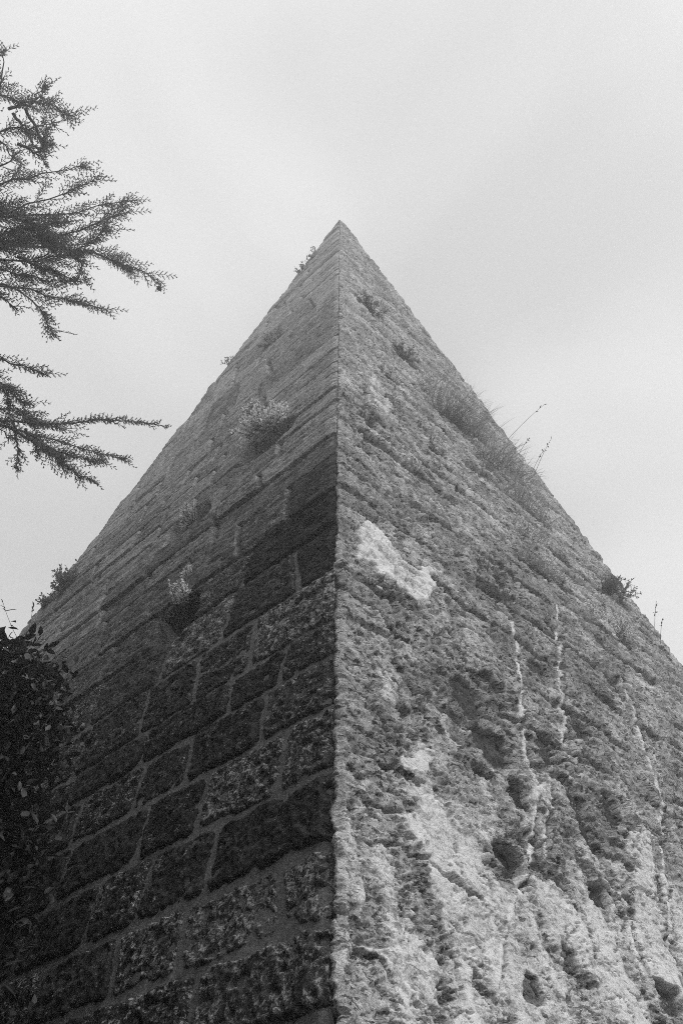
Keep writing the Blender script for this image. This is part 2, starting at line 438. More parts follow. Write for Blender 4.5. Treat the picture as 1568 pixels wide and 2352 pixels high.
PATCH = [   # pale smooth render that has kept its skin: outline in photo pixels, lightness
    ([(808, 1222), (842, 1216), (880, 1262), (930, 1318), (1000, 1320), (982, 1345), (978, 1408), (945, 1398), (888, 1345), (850, 1308), (806, 1290)], 1.0),
    ([(845, 870), (900, 940), (885, 960), (850, 925), (838, 890)], .7),
    ([(775, 845), (800, 880), (790, 895), (776, 880)], .8),
    ([(925, 1735), (960, 1725), (965, 1775), (920, 1780)], .9),
    ([(840, 1560), (905, 1575), (900, 1640), (850, 1630)], .55),
    ([(850, 1465), (878, 1470), (872, 1500), (852, 1498)], .6),
    ([(770, 1600), (792, 1610), (790, 1660), (770, 1650)], .6),
    ([(905, 1890), (960, 1840), (1010, 1905), (1040, 2010), (1090, 2050), (1130, 2110), (1080, 2190), (1010, 2180), (990, 2090), (960, 2000), (915, 1940)], .85),
    ([(1190, 2020), (1260, 2040), (1320, 2140), (1350, 2240), (1290, 2230), (1230, 2150)], .75),
    ([(1425, 1930), (1470, 1920), (1490, 2050), (1510, 2180), (1568, 2290), (1568, 2352), (1480, 2300), (1440, 2130)], .8),
    ([(880, 2130), (960, 2180), (1000, 2260), (985, 2330), (920, 2280), (860, 2200)], .65),
    ([(1180, 2200), (1260, 2260), (1290, 2352), (1150, 2352), (1140, 2260)], .55),
    ([(1330, 2230), (1440, 2260), (1470, 2352), (1340, 2352)], .6),
    ([(1195, 1800), (1240, 1790), (1245, 1870), (1205, 1880)], .7),
]
BARE = [   # where the coat has gone and darker rubble shows
    [(1030, 1530), (1100, 1540), (1165, 1640), (1165, 1790), (1090, 1800), (1020, 1700), (1010, 1600)], [(1200, 1680), (1260, 1690), (1290, 1770), (1230, 1770)], [(1265, 1790), (1330, 1800), (1400, 1880), (1420, 1960), (1330, 1950), (1270, 1880)],
    [(1080, 1290), (1190, 1330), (1270, 1420), (1250, 1490), (1150, 1420), (1080, 1370)], [(1190, 1500), (1260, 1510), (1265, 1580), (1200, 1580)], [(1310, 1990), (1400, 2020), (1420, 2110), (1350, 2110)], [(1360, 1450), (1440, 1530), (1430, 1600), (1350, 1560)],
    [(1120, 1950), (1175, 1960), (1165, 2050), (1110, 2040)], [(1170, 1810), (1220, 1830), (1210, 1880), (1165, 1880)], [(800, 1100), (900, 1130), (1000, 1220), (930, 1240), (830, 1180)], [(1050, 2240), (1120, 2250), (1130, 2340), (1060, 2340)]]
SMOOTHDARK = [([(1140, 1290), (1190, 1300), (1290, 1375), (1280, 1400), (1220, 1370)], .28), ([(985, 1210), (1040, 1240), (1055, 1275), (1000, 1260)], .12),
              ([(1200, 1370), (1260, 1400), (1250, 1470), (1215, 1440)], .15)]
RIBS = [([(1163, 1440), (1175, 1520), (1180, 1600), (1190, 1690), (1205, 1790), (1215, 1860), (1200, 1940), (1186, 2010), (1165, 2065), (1140, 2160), (1120, 2260), (1125, 2352)], .030, .030),
        ([(1268, 1400), (1276, 1480), (1270, 1570), (1285, 1640), (1278, 1720)], .024, .022),
        ([(1408, 1540), (1432, 1610), (1462, 1700), (1490, 1790), (1506, 1880), (1502, 1960), (1518, 2070), (1515, 2180), (1535, 2270), (1568, 2340)], .035, .026),
        ([(1245, 1790), (1250, 1850), (1235, 1900), (1230, 1990)], .018, .018),
        ([(790, 2190), (850, 2200), (890, 2260), (960, 2330)], .02, .018),
        ([(1330, 1980), (1420, 2080), (1440, 2200)], .022, .016)]
HOLES_R = [ # centre px, half length, half height (m), depth, stone shown
    (1062, 1610, .11, .15, .07, 1), (1078, 1552, .03, .04, .07, 0), (1112, 1575, .12, .07, .05, 1), (1226, 1542, .10, .10, .07, 1), (1110, 1720, .17, .14, .07, 1), (1100, 1790, .06, .035, .10, 0),
    (1150, 2000, .07, .12, .06, 1), (1365, 2065, .10, .08, .10, 1), (1335, 1925, .09, .12, .05, 1), (1240, 1725, .08, .15, .06, 1),
    (1180, 1840, .07, .09, .05, 1), (1310, 1850, .08, .13, .06, 1), (1390, 1860, .08, .12, .05, 1), (1205, 1945, .05, .035, .08, 0),
    (1320, 1690, .10, .13, .05, 1), (1400, 1580, .12, .10, .05, 1), (1375, 1480, .09, .08, .06, 1), (1130, 1365, .20, .12, .09, 1),
    (1260, 1450, .11, .11, .06, 1), (1480, 1560, .12, .08, .06, 1), (910, 1255, .05, .06, .07, 0), (1045, 1290, .05, .09, .05, 0),
    (1520, 2310, .12, .10, .07, 1), (1490, 1700, .09, .08, .05, 0), (905, 1710, .03, .05, .05, 0), (790, 1870, .03, .04, .04, 0), (1000, 1550, .04, .03, .04, 0),
    (1440, 1990, .04, .06, .05, 0), (1515, 1900, .05, .05, .05, 0), (850, 1770, .04, .03, .04, 0), (1290, 2210, .04, .06, .04, 0), (1200, 2290, .05, .06, .03, 0),
    (850, 720, .30, .16, .12, 0), (930, 830, .28, .14, .10, 0), (1060, 985, .30, .14, .10, 0), (1005, 1050, .12, .08, .08, 0), (895, 880, .16, .1, .08, 0),
    (840, 975, .12, .10, .08, 0), (1230, 1320, .16, .08, .10, 0), (1285, 1360, .10, .07, .08, 0), (1120, 1090, .25, .10, .07, 0), (1410, 1385, .3, .12, .08, 0), (1425, 1475, .16, .1, .07, 0),
]
LEDGES = [  # eroded bed joints that show as dark lines: px polyline, half width, depth
    ([(770, 905), (850, 965), (930, 1040), (1005, 1100)], .03, .05), ([(860, 1000), (950, 1075), (1040, 1150), (1150, 1240)], .028, .04), ([(970, 920), (1060, 1000), (1150, 1085), (1240, 1180)], .04, .05),
    ([(790, 750), (870, 820), (960, 910)], .035, .05), ([(830, 700), (900, 770), (990, 860), (1080, 950)], .05, .06), ([(1010, 1130), (1100, 1210), (1190, 1290), (1290, 1390)], .03, .05),
    ([(780, 1080), (850, 1130), (920, 1185)], .02, .025), ([(1130, 1370), (1220, 1440), (1300, 1500), (1390, 1590)], .028, .05), ([(1150, 1100), (1240, 1200), (1330, 1290), (1420, 1400), (1500, 1480)], .03, .04),
    ([(785, 560), (830, 620), (900, 720), (960, 790)], .04, .04), ([(900, 640), (980, 760), (1060, 860), (1150, 980)], .03, .03), ([(1290, 1290), (1380, 1400), (1480, 1510), (1568, 1610)], .03, .04),
    ([(1300, 1500), (1400, 1600), (1500, 1700), (1568, 1770)], .02, .03), ([(800, 960), (890, 1040), (990, 1120)], .02, .03), ([(790, 1600), (830, 1625), (900, 1690)], .01, .02)]
CRACKS = [[(775, 1640), (800, 1690), (830, 1700)], [(880, 1580), (905, 1600), (915, 1660)], [(1405, 1900), (1500, 1915), (1505, 1980)], [(905, 1930), (925, 1990), (1000, 2020), (1040, 2040), (1070, 2090)],
          [(800, 2190), (850, 2215), (885, 2270), (960, 2330)], [(1478, 1780), (1492, 1840), (1512, 1900), (1500, 1990), (1515, 2100), (1525, 2180), (1568, 2300)], [(1000, 2180), (1030, 2230), (1025, 2300)],
          [(1170, 1550), (1195, 1650), (1215, 1750)], [(850, 1340), (900, 1375), (945, 1400)], [(1025, 1480), (1085, 1580), (1120, 1660)], [(980, 1320), (985, 1345), (975, 1410)], [(1270, 1960), (1300, 2010), (1340, 2050)]]

for pts, wd, hg in RIBS[:4]: CRACKS.append([(x+9, y) for x, y in pts])
def coat_height(q, v):
    wq = 0.03*fbm(q*5, v*5, 3, 101) + 0.008*fbm(q*26, v*26, 2, 103); wv = 0.03*fbm(q*5, v*5, 3, 102) + 0.008*fbm(q*26, v*26, 2, 104)
    qa, va = q + wq, v + wv
    far = sstep(4.0, 6.5, v)
    light = np.zeros(q.shape); dirt = np.zeros(q.shape)
    for pts, li in PATCH:
        sd = poly_sd(q + wq*1.8, v + wv*1.8, poly_r(pts)) + 0.014*fbm(q*16, v*16, 4, 108, .65); light = np.maximum(light, li*sstep(-0.008, 0.012, sd)*(0.8+0.25*fbm(q*5, v*5, 4, 109)))
    # pale blotches of surviving skin all over the lower wall
    bl = fbm(q*2.4+3, v*1.7, 5, 110, 0.6) + 0.1*(1-sstep(1.2, 3.0, v))
    low = 1 - sstep(2.2, 4.4, v)
    stk = fbm(q*7+0.8*v, v*0.9, 4, 118, .6)
    light = np.maximum(light, (0.2+0.55*low)*sstep(0.0, 0.45, bl + 0.5*stk)); light = np.maximum(light, (0.12+0.45*low)*sstep(-0.5, 0.3, .6*stk + .5*bl)*sstep(0.0, .1, q))
    light = np.maximum(light, 0.32*(1 - sstep(1.6, 3.2, v + .6*fbm(q*2, v*2, 3, 107))))
    smooth = np.zeros(q.shape)
    for pts, tn in SMOOTHDARK:
        sd = poly_sd(qa, va, poly_r(pts)); k = sstep(-0.012, 0.02, sd); smooth = np.maximum(smooth, k)
    h = 0.035 + 0.014*fbm(q*1.6, v*1.6, 3, 111)*sstep(0, .6, width(v)-q)
    rough = (1 - 0.82*np.maximum(sstep(.1, .6, light), smooth))
    h = h + 0.007*rough*fbm(q*7, v*7/1.3, 3, 112) + 0.006*rough*fbm(q*22, v*26, 3, 113) + 0.0025*rough*fbm(q*70, v*70, 2, 114)
    # pits: irregular little hollows drawn out along the courses
    dens = fbm(q*1.3, v*1.3, 3, 115)
    wa = q + 0.012*fbm(q*18, v*18, 2, 116); wb = v + 0.012*fbm(q*18, v*18, 2, 117)
    p1 = sstep(0.32, 0.40, fbm(wa*20, wb*36, 2, 120) + 0.22*dens); h = h - 0.009*rough*p1
    p2 = sstep(0.42, 0.49, fbm(wa*8+5, wb*15, 3, 130) + 0.25*dens); h = h - 0.010*rough*p2
    p3 = sstep(0.60, 0.66, fbm(wa*3.2+2, wb*5.5, 4, 140) + 0.20*dens); h = h - 0.008*rough*p3
    p0 = sstep(0.35, 0.5, fbm(wa*48, wb*64, 2, 121)); h = h - 0.004*rough*p0
    dirt = np.maximum(dirt, 0.5*p2*rough); dirt = np.maximum(dirt, 0.25*p3*rough)
    bare = np.zeros(q.shape)
    for pts in BARE: bare = np.maximum(bare, sstep(-0.02, 0.03, poly_sd(q + 2.2*wq, v + 2.2*wv, poly_r(pts))))
    bare = bare*sstep(-0.5, 0.0, fbm(q*4, v*4, 4, 119, .6)); light = light*(1-0.85*bare); dirt = np.maximum(dirt, 0.5*bare); h = h - 0.012*bare + 0.010*bare*fbm(q*11, v*11, 3, 122)
    h = h + 0.014*light*(light > 0.3)
    # flaking edges: terraces where the skin has come away
    te = fbm(wa*3.1+7, wb*2.2, 5, 150, 0.6); t2 = fbm(wa*5.5+1, wb*4, 5, 151, .62) - .12
    h = h + 0.014*sstep(-0.008, 0.003, te)*(1-far) + 0.009*sstep(-0.008, 0.003, t2)
    fl = np.maximum((1 - sstep(0.01, 0.05, abs(te+0.03)))*(1-far), 0.7*(1 - sstep(0.01, 0.05, abs(t2+0.03))))*sstep(-0.1, 0.2, fbm(q*3, v*3, 2, 152))
    dirt = np.maximum(dirt, (0.85-.25*low)*fl); light = np.maximum(light, (0.28*low + 0.1)*sstep(-0.02, 0.03, t2)*sstep(-.02, .1, te))
    h = 0.04 + (h-0.04)*(1 - 0.5*low*sstep(.1, .5, light))
    ed, rid = cells(q*3.6 + wq*6, v*5.2 + wv*6, 210); msk = sstep(1.9, 2.8, v + .8*fbm(q*1.5, v*1.5, 2, 213))*(1 - 0.75*sstep(5.5, 8, v))*(1 - sstep(.25, .6, light))*(1-smooth)*sstep(-.35, .15, fbm(q*1.9+4, v*1.9, 3, 214))
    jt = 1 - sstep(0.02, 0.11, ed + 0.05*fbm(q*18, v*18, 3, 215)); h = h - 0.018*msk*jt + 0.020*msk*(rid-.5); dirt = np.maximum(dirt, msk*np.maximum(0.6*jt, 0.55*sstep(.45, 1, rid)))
    light = light + msk*(1-jt)*0.25*sstep(.45, 0, rid)*(1-light)
    # bed joints of the courses behind, coming through higher up
    for i, c in enumerate(COURSES):
        if c < 2.8: continue
        r0, r1 = np.searchsorted(v[:, 0], (c-0.15, c+0.15)); S = slice(r0, r1); qs, vv = q[S], v[S]
        if r1 <= r0: continue
        fj = sstep(2.8, 4.8, vv)*(1 - .8*light[S]); dj = np.abs(vv - c + 0.035*fbm(qs*1.2+i, vv*0+i, 3, 160)); m = sstep(-0.45, 0.05, fbm(qs*1.1+i*3.1, vv*0.3, 3, 161)); wj = 0.022 + 0.026*hrand(i, 3, 4)
        k = fj*m*(1 - sstep(wj*0.4, wj*1.2, dj + .012*fbm(qs*14, vv*14, 3, 162))); h[S] -= 0.05*k; dirt[S] = np.maximum(dirt[S], 0.8*k)
        if i+1 < len(COURSES):                                   # upright joints between this bed and the next
            r0, r1 = np.searchsorted(v[:, 0], (c, COURSES[i+1])); S = slice(r0, r1); qs, vv = q[S], v[S]; x = hrand(i, 5, 8)*.5 + .2
            fj = sstep(2.8, 4.8, vv)*(1 - .8*light[S])*sstep(-.2, .15, fbm(qs*2+i, vv*2, 2, 164))
            while r1 > r0 and x < width(c):
                k = fj*(1 - sstep(.008, .03, abs(qs - x + .02*fbm(vv*9, vv*0+i, 2, 163)))); h[S] -= 0.04*k; dirt[S] = np.maximum(dirt[S], 0.7*k); x += .4 + .7*hrand(i, int(x*100), 9)
    ci = np.searchsorted(COURSES, v + 0.03*fbm(q*2, v*2, 2, 165)); h = h + far*0.018*(hrand(ci, np.floor(q*0.9 + hrand(ci, ci, 7)*3).astype(int), 5) - 0.5)
    st2 = fbm(q*3, v*20, 4, 166); h = h + far*0.016*st2; dirt = np.maximum(dirt, .4*far*sstep(0.15, 0.5, -st2))
    for pts, wd, dp in LEDGES:
        d, t = seg_dist(qa, va, poly_r(pts)); m = sstep(-0.35, 0.15, fbm(q*2.2, v*2.2, 3, 170))
        k = m*(1 - sstep(wd*0.5, wd*1.3, d)); h = h - dp*k; dirt = np.maximum(dirt, 0.7*k)
    for fq, fv, sd_ in ((2.3, 1.5, 182), (4.5, 3.4, 184)):
        cr = abs(fbm(q*fq+wq*8, v*fv+wv*8, 4, sd_, .55)); k = (1 - sstep(0.008*fq/2.3, 0.022*fq/2.3, cr))*sstep(0.0, 0.25, fbm(q*1.7, v*1.7, 2, sd_+1)); h = h - 0.012*k; dirt = np.maximum(dirt, 0.75*k)
    hole = np.zeros(q.shape)
    wob = 0.22*fbm(q*9, v*9, 3, 172)
    for x, y, a_, b_, dp, st in HOLES_R:
        c = RF.px(x, y); r0, r1 = np.searchsorted(v[:, 0], (c[1]-b_*1.6, c[1]+b_*1.6)); S = slice(r0, r1)
        ang = 0.5*(hrand(int(x), int(y), 9) - 0.2); dx = qa[S]-c[0]; dy = va[S]-c[1]; ex = dx*math.cos(ang)+dy*math.sin(ang); ey = dy*math.cos(ang)-dx*math.sin(ang)
        rr = (abs(ex/a_)**2.6 + abs(ey/b_)**2.6)**(1/2.6) + wob[S]
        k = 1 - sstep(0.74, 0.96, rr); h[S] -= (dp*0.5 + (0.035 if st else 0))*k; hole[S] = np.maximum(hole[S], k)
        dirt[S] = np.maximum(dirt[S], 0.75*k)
    light = light*(1-hole)
    for pts, wd, hg in RIBS:
        A = poly_r(pts); d, t = seg_dist(q + .45*wq, v, A); wloc = wd*(0.72 + 0.75*fbm(q*9, v*6, 4, 175, .6))
        k = (1 - sstep(wloc*0.15, np.maximum(wloc, .006), d))*sstep(-.7, -.1, fbm(q*14, v*7, 4, 176, .65)); h = h*(1-k*0.6) + k*0.6*0.04 + hg*0.2*k*(0.8+0.8*fbm(q*12, v*12, 3, 178)); light = np.maximum(light, 0.8*sstep(0.1, 0.6, k)); dirt = dirt*(1-.9*k)
    ribk = light.copy()
    for pts in CRACKS:
        d, t = seg_dist(q + wq*1.2, v + wv*1.2, poly_r(pts)); k = (1 - sstep(0.004, 0.010, d))*sstep(-0.4, 0.1, fbm(q*4, v*4, 2, 177)); h = h - 0.03*k; dirt = np.maximum(dirt, 0.8*k)
    dark = fbm(q*1.9, v*1.9, 4, 180, .6); dirt = np.maximum(dirt, (0.5-0.3*low)*sstep(0.05, 0.35, dark)*(1-light))
    for pts, tn in SMOOTHDARK: pass
    dirt = np.maximum(dirt, smooth*0.4)
    light = np.maximum(light, 0.35*far*sstep(0.0, 0.5, fbm(q*2.0, v*7, 3, 181)))
    return h, light, np.clip(dirt, 0, 1)

def make_right():
    vs = wall_rows(0.0, SLANT-0.12, 1.15); nr = len(vs); ncol = 430
    v = vs[:, None]; w = width(v) + 0.02; a = 0.9 + 0.3*v
    s = np.linspace(0, 1, ncol)[None]; q = a*(np.exp(s*np.log(1+w/a)) - 1); v = v + 0*q
    h, light, dirt = coat_height(q, v)
    nearc = sstep(0.02, 0.22, q + .06*fbm(q*6, v*4, 3, 197)); light = light*(0.45 + 0.55*nearc)
    # the arris: worn round, broken in places
    rad = 0.02; h = 0.03 + (h-0.03)*(0.55 + 0.45*nearc); e = 1 - sstep(0, 1, q/0.025); h = h*(1-0.45*e) + 0.012*e*fbm(q*9+3, v*9, 6, 190, .72)
    brk = sstep(0.25, 0.55, fbm(q*0+9, v*2.3, 3, 191)); h = h - 0.015*e*brk
    light = light + 0.12*e*(1-light)*(0.6+0.9*fbm(q*8, v*4, 2, 193)); dirt = np.clip(dirt*(1-0.3*e) + 0.5*e*sstep(.05, .4, fbm(q*20, v*14, 4, 194, .65)), 0, 1)
    chip = np.clip(0.008*fbm(v*1.7, v*0+4, 2, 195) + 0.016*fbm(v*8, v*0, 5, 196, .7) + 0.012*(hrand(np.searchsorted(COURSES, v), 1, 6) - .5), 0, .04)
    P = RF.pos(q + chip*(1 - sstep(0, 1, q/0.12)), v, h)
    # turn the coat's edge round the corner onto the masonry
    k = 6; lip = (0.006 + 0.018*fbm(vs*7, vs*0, 5, 192, .7))*np.where(vs > 5, 0.7, 1.0)
    lip = np.clip(lip, 0.002, 0.045); cols = []
    p0 = P[:, 0]
    for j in range(1, k+1):
        t = j/k; cols.append(p0 + (LF.eu*lip[:, None]*t) - LF.n*0 + (LF.n[None]*(0.0) - RF.n[None]*h[:, :1])*sstep(0, 1, np.array(t*0.9)) - LF.n*(0.03*max(0, t-0.55)/0.45))
    P = np.concatenate([np.stack(cols[::-1], 1), P], 1)
    ex = lambda x: np.concatenate([np.repeat(x[:, :1], k, 1), x], 1)
    light, dirt = ex(light), ex(dirt)
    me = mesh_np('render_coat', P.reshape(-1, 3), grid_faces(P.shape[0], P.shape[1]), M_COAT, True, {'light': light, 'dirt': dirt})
    o = obj('render_coat', me, PYR); o['label'] = 'pale pitted lime render peeling off the right face'
    # rubble stones that show in the holes
    for i, (x, y, a_, b_, dp, st) in enumerate(HOLES_R):
        if not st: continue
        c = RF.px(x, y); nq, nv = 34, 34; A, B = a_*1.25, b_*1.2
        qq = np.linspace(-1, 1, nq)[None] + np.zeros((nv, 1)); vv = np.linspace(-1, 1, nv)[:, None] + np.zeros((1, nq))
        # map the square to a squarish disc
        f = np.sqrt(np.clip(1 - 0.35*vv**2, 0, 1)); g = np.sqrt(np.clip(1 - 0.35*qq**2, 0, 1))
        Q = c[0] + A*qq*f + 0.014*fbm(qq*3+i, vv*3, 2, 200); Vv = c[1] + B*vv*g + 0.014*fbm(qq*3, vv*3+i, 2, 201)
        rr = np.maximum(abs(qq), abs(vv)); hh = -dp*0.3 + 0.022 - 0.03*rr**4 + 0.009*fbm(Q*9, Vv*9+i, 3, 202) + 0.006*fbm(Q*34, Vv*34, 3, 203)
        Pf = RF.pos(Q, Vv, hh).reshape(-1, 3); bk = RF.pos(Q, Vv, hh*0 - 0.28).reshape(-1, 3)
        n = nq*nv; F = grid_faces(nv, nq); idx = np.arange(n).reshape(nv, nq)
        loop = np.concatenate([idx[0, :-1], idx[:-1, -1], idx[-1, :0:-1], idx[:0:-1, 0]]); nx = np.roll(loop, -1)
        side = np.stack([loop, nx, nx+n, loop+n], 1)[:, ::-1]
        one = np.ones(2*n); tn = RND.uniform(.06, .12)
        obj('stone', mesh_np('stone', np.concatenate([Pf, bk]), [F, F[:, ::-1]+n, side], M_STONE, True, {'tone': one*tn, 'lichen': one*RND.uniform(.2, .5)}), PYR)
make_right()

# capstone: small blunt block that closes the top
def make_cap():
    n = 14; zs = np.linspace(-0.46, 0.02, n); V = []; m = 24
    for i, z in enumerate(zs):
        s = max(0.012, (-z + 0.045)*(R/math.sqrt(2))/H*1.0)*1.0
        if i == n-1: s *= 0.45
        for j in range(m):
            a = 2*math.pi*j/m + math.pi/4; sq = 1/max(abs(math.cos(a)), abs(math.sin(a)))**0.9
            r_ = s*sq*1.02; aa = a - math.pi/4
            V.append((r_*math.cos(aa+math.pi/4-math.pi/4), r_*math.sin(aa), z))
    V = np.array(V); ang = math.radians(45)
    # square with sides facing the pyramid's faces
    X = V[:, 0]*math.cos(0) - V[:, 1]*math.sin(0); Y = V[:, 1]
    V = np.stack([X, Y, V[:, 2]], 1)
    V[:, 0] += 0.006*fbm(V[:, 2]*20, V[:, 1]*20, 2, 300); V[:, 1] += 0.006*fbm(V[:, 2]*20, V[:, 0]*20, 2, 301)
    V = V + APEX
    F = []
    for i in range(n-1):
        for j in range(m): F.append((i*m+j, i*m+(j+1) % m, (i+1)*m+(j+1) % m, (i+1)*m+j))
    top = len(V); V = np.vstack([V, APEX + (0, 0, 0.03)])
    F3 = [((n-1)*m+j, (n-1)*m+(j+1) % m, top) for j in range(m)]
    one = np.ones(len(V))
    obj('capstone', mesh_np('capstone', V, [np.array(F), np.array(F3)], M_STONE, False, {'tone': one*.2, 'lichen': one*.3}), PYR)
make_cap()

# ------------------------------------------------------------------ ground
def make_ground():
    n = 60; s = np.linspace(-1, 1, n); x = (np.sign(s)*abs(s)**3*600)[None] + np.zeros((n, 1)); y = (np.sign(s)*abs(s)**3*600)[:, None] + np.zeros((1, n))
    z = 0.08*fbm(x*0.3, y*0.3, 3, 400) - 0.05
    o = obj('ground', mesh_np('ground', np.stack([x, y, z], -1).reshape(-1, 3), grid_faces(n, n), M_GROUND), origin=(0, 0, 0)); o['kind'] = 'structure'
make_ground()

# ------------------------------------------------------------------ plant builders
class Tris:
    def __init__(s): s.V = []; s.F = []; s.n = 0
    def add(s, V, F): s.V.append(np.asarray(V, float)); s.F.append(np.asarray(F, np.int64) + s.n); s.n += len(V)
    def mesh(s, name, mat, smooth=True):
        f3 = [f for f in s.F if f.shape[1] == 3]; f4 = [f for f in s.F if f.shape[1] == 4]
        return mesh_np(name, np.concatenate(s.V), [np.concatenate(x) for x in (f3, f4) if x], mat, smooth)
def unit(v): return v/max(np.linalg.norm(v), 1e-9)
def frame(d):
    d = unit(d); a = np.array((0, 0, 1.0)) if abs(d[2]) < 0.9 else np.array((1.0, 0, 0)); x = unit(np.cross(a, d)); return x, np.cross(d, x), d
def tube(T, pts, r0, r1, k=5):
    pts = np.asarray(pts, float); n = len(pts); V = []
    for i in range(n):
        d = pts[min(i+1, n-1)] - pts[max(i-1, 0)]; x, y, _ = frame(d); r = r0 + (r1-r0)*i/(n-1)
        for j in range(k):
            a = 2*math.pi*j/k; V.append(pts[i] + r*(math.cos(a)*x + math.sin(a)*y))
    F = [(i*k+j, i*k+(j+1) % k, (i+1)*k+(j+1) % k, (i+1)*k+j) for i in range(n-1) for j in range(k)]
    T.add(V, F)
def spikes(T, base, dirs, length, width):
    """many thin pointed shoots at once: 3-sided cones"""
    base = np.asarray(base); d = dirs/np.linalg.norm(dirs, axis=1, keepdims=True); n = len(base)
    a = np.where(abs(d[:, 2:]) < 0.9, [[0, 0, 1.0]], [[1.0, 0, 0]]); x = np.cross(a, d); x /= np.linalg.norm(x, axis=1, keepdims=True); y = np.cross(d, x)
    L_ = np.broadcast_to(np.asarray(length, float), (n,))[:, None]; W_ = np.broadcast_to(np.asarray(width, float), (n,))[:, None]
    mid = base + d*L_*0.1; vs = []
    for j in range(3):
        an = 2*math.pi*j/3; vs.append(mid + W_*(math.cos(an)*x + math.sin(an)*y))
    vs.append(base + d*L_)
    V = np.stack(vs, 1).reshape(-1, 3); b = (np.arange(n)*4)[:, None, None]
    F = (b + np.array([(0, 1, 3), (1, 2, 3), (2, 0, 3)])[None]).reshape(-1, 3)
    T.add(V, F)
def leaves(T, base, dirs, length, wid, fold=0.25):
    """many pointed leaves, each folded along its rib"""
    base = np.asarray(base); n = len(base); d = dirs/np.linalg.norm(dirs, axis=1, keepdims=True)
    up = rng.normal(size=(n, 3))*0.5 + np.array((0, 0, 1.0)); x = np.cross(up, d); x /= np.linalg.norm(x, axis=1, keepdims=True)+1e-9; z = np.cross(d, x)
    L_ = np.broadcast_to(np.asarray(length, float), (n,))[:, None]; W_ = np.broadcast_to(np.asarray(wid, float), (n,))[:, None]
    p = [base, base + d*L_*.35 - z*L_*.03, base + d*L_*.72 - z*L_*.05, base + d*L_ - z*L_*.14]
    l1 = p[1] - x*W_*.5 + z*W_*fold*.5; l2 = p[2] - x*W_*.36 + z*W_*fold*.4; r1 = p[1] + x*W_*.5 + z*W_*fold*.5; r2 = p[2] + x*W_*.36 + z*W_*fold*.4
    V = np.stack([p[0], p[1], p[2], p[3], l1, l2, r1, r2], 1).reshape(-1, 3); b = (np.arange(n)*8)[:, None, None]
    T.add(V, (b + np.array([(0, 4, 1), (4, 5, 1), (5, 2, 1), (5, 3, 2), (0, 1, 6), (1, 7, 6), (1, 2, 7), (2, 3, 7)])[None]).reshape(-1, 3))
def small_leaves(T, base, dirs, length, wid):
    base = np.asarray(base); n = len(base); d = dirs/np.linalg.norm(dirs, axis=1, keepdims=True)
    up = rng.normal(size=(n, 3)); x = np.cross(up, d); x /= np.linalg.norm(x, axis=1, keepdims=True)+1e-9; z = np.cross(d, x)
    L_ = np.broadcast_to(np.asarray(length, float), (n,))[:, None]; W_ = np.broadcast_to(np.asarray(wid, float), (n,))[:, None]
    V = np.stack([base, base + d*L_*.5 - x*W_*.5 + z*W_*.15, base + d*L_, base + d*L_*.5 + x*W_*.5 + z*W_*.15], 1).reshape(-1, 3); b = (np.arange(n)*4)[:, None, None]
    T.add(V, (b + np.array([(0, 1, 2), (0, 2, 3)])[None]).reshape(-1, 3))
def curve(p0, d0, length, droop, n=6, wob=0.1):
    pts = [np.array(p0, float)]; d = unit(np.array(d0, float))
    for i in range(n-1):
        d = unit(d + np.array((0, 0, -droop/n)) + rng.normal(size=3)*wob/n); pts.append(pts[-1] + d*length/(n-1))
    return np.array(pts)
def sample(pts, t):
    f = np.clip(t, 0, 1)*(len(pts)-1); i = np.minimum(f.astype(int), len(pts)-2); w = (f-i)[:, None]
    return pts[i]*(1-w) + pts[i+1]*w

# ------------------------------------------------------------------ cypress at the left
def spray(T, TW, p0, d, length, plane):
    """one flat-ish frond: an axis with side shoots, each with its own short scale-leaf twigs"""
    pts = curve(p0, d, length, 0.15, 6, 0.35); tube(TW, pts, 0.0035, 0.001, 3)
    n = max(6, int(length/0.021)); t = np.linspace(0.05, 1, n); B = sample(pts, t); ax = unit(pts[-1]-pts[0])
    side = np.where(np.arange(n) % 2 == 0, 1.0, -1.0)[:, None]
    lat = np.cross(plane, ax); lat = unit(lat)
    D = ax[None]*0.9 + lat[None]*side*0.75 + plane[None]*rng.normal(size=(n, 1))*0.25 + rng.normal(size=(n, 3))*0.15
    Ls = (0.022 + 0.24*length*(1-t)**0.8)*rng.uniform(0.6, 1.2, n)
    spikes(T, B, D, Ls, 0.0045)
    # twigs on the side shoots
    Dn = D/np.linalg.norm(D, axis=1, keepdims=True)
    for f in (0.3, 0.55, 0.8):
        for s in (-1, 1):
            m = Ls > 0.02
            bb = B[m] + Dn[m]*Ls[m, None]*f; k = len(bb)
            if not k: continue
            l2 = np.cross(plane[None], Dn[m]); l2 /= np.linalg.norm(l2, axis=1, keepdims=True)+1e-9
            dd = Dn[m]*0.9 + s*l2*0.7 + rng.normal(size=(k, 3))*0.3
            spikes(T, bb, dd, 0.010 + Ls[m]*0.26*(1.1-f)*rng.uniform(.6, 1.3, k), 0.003)
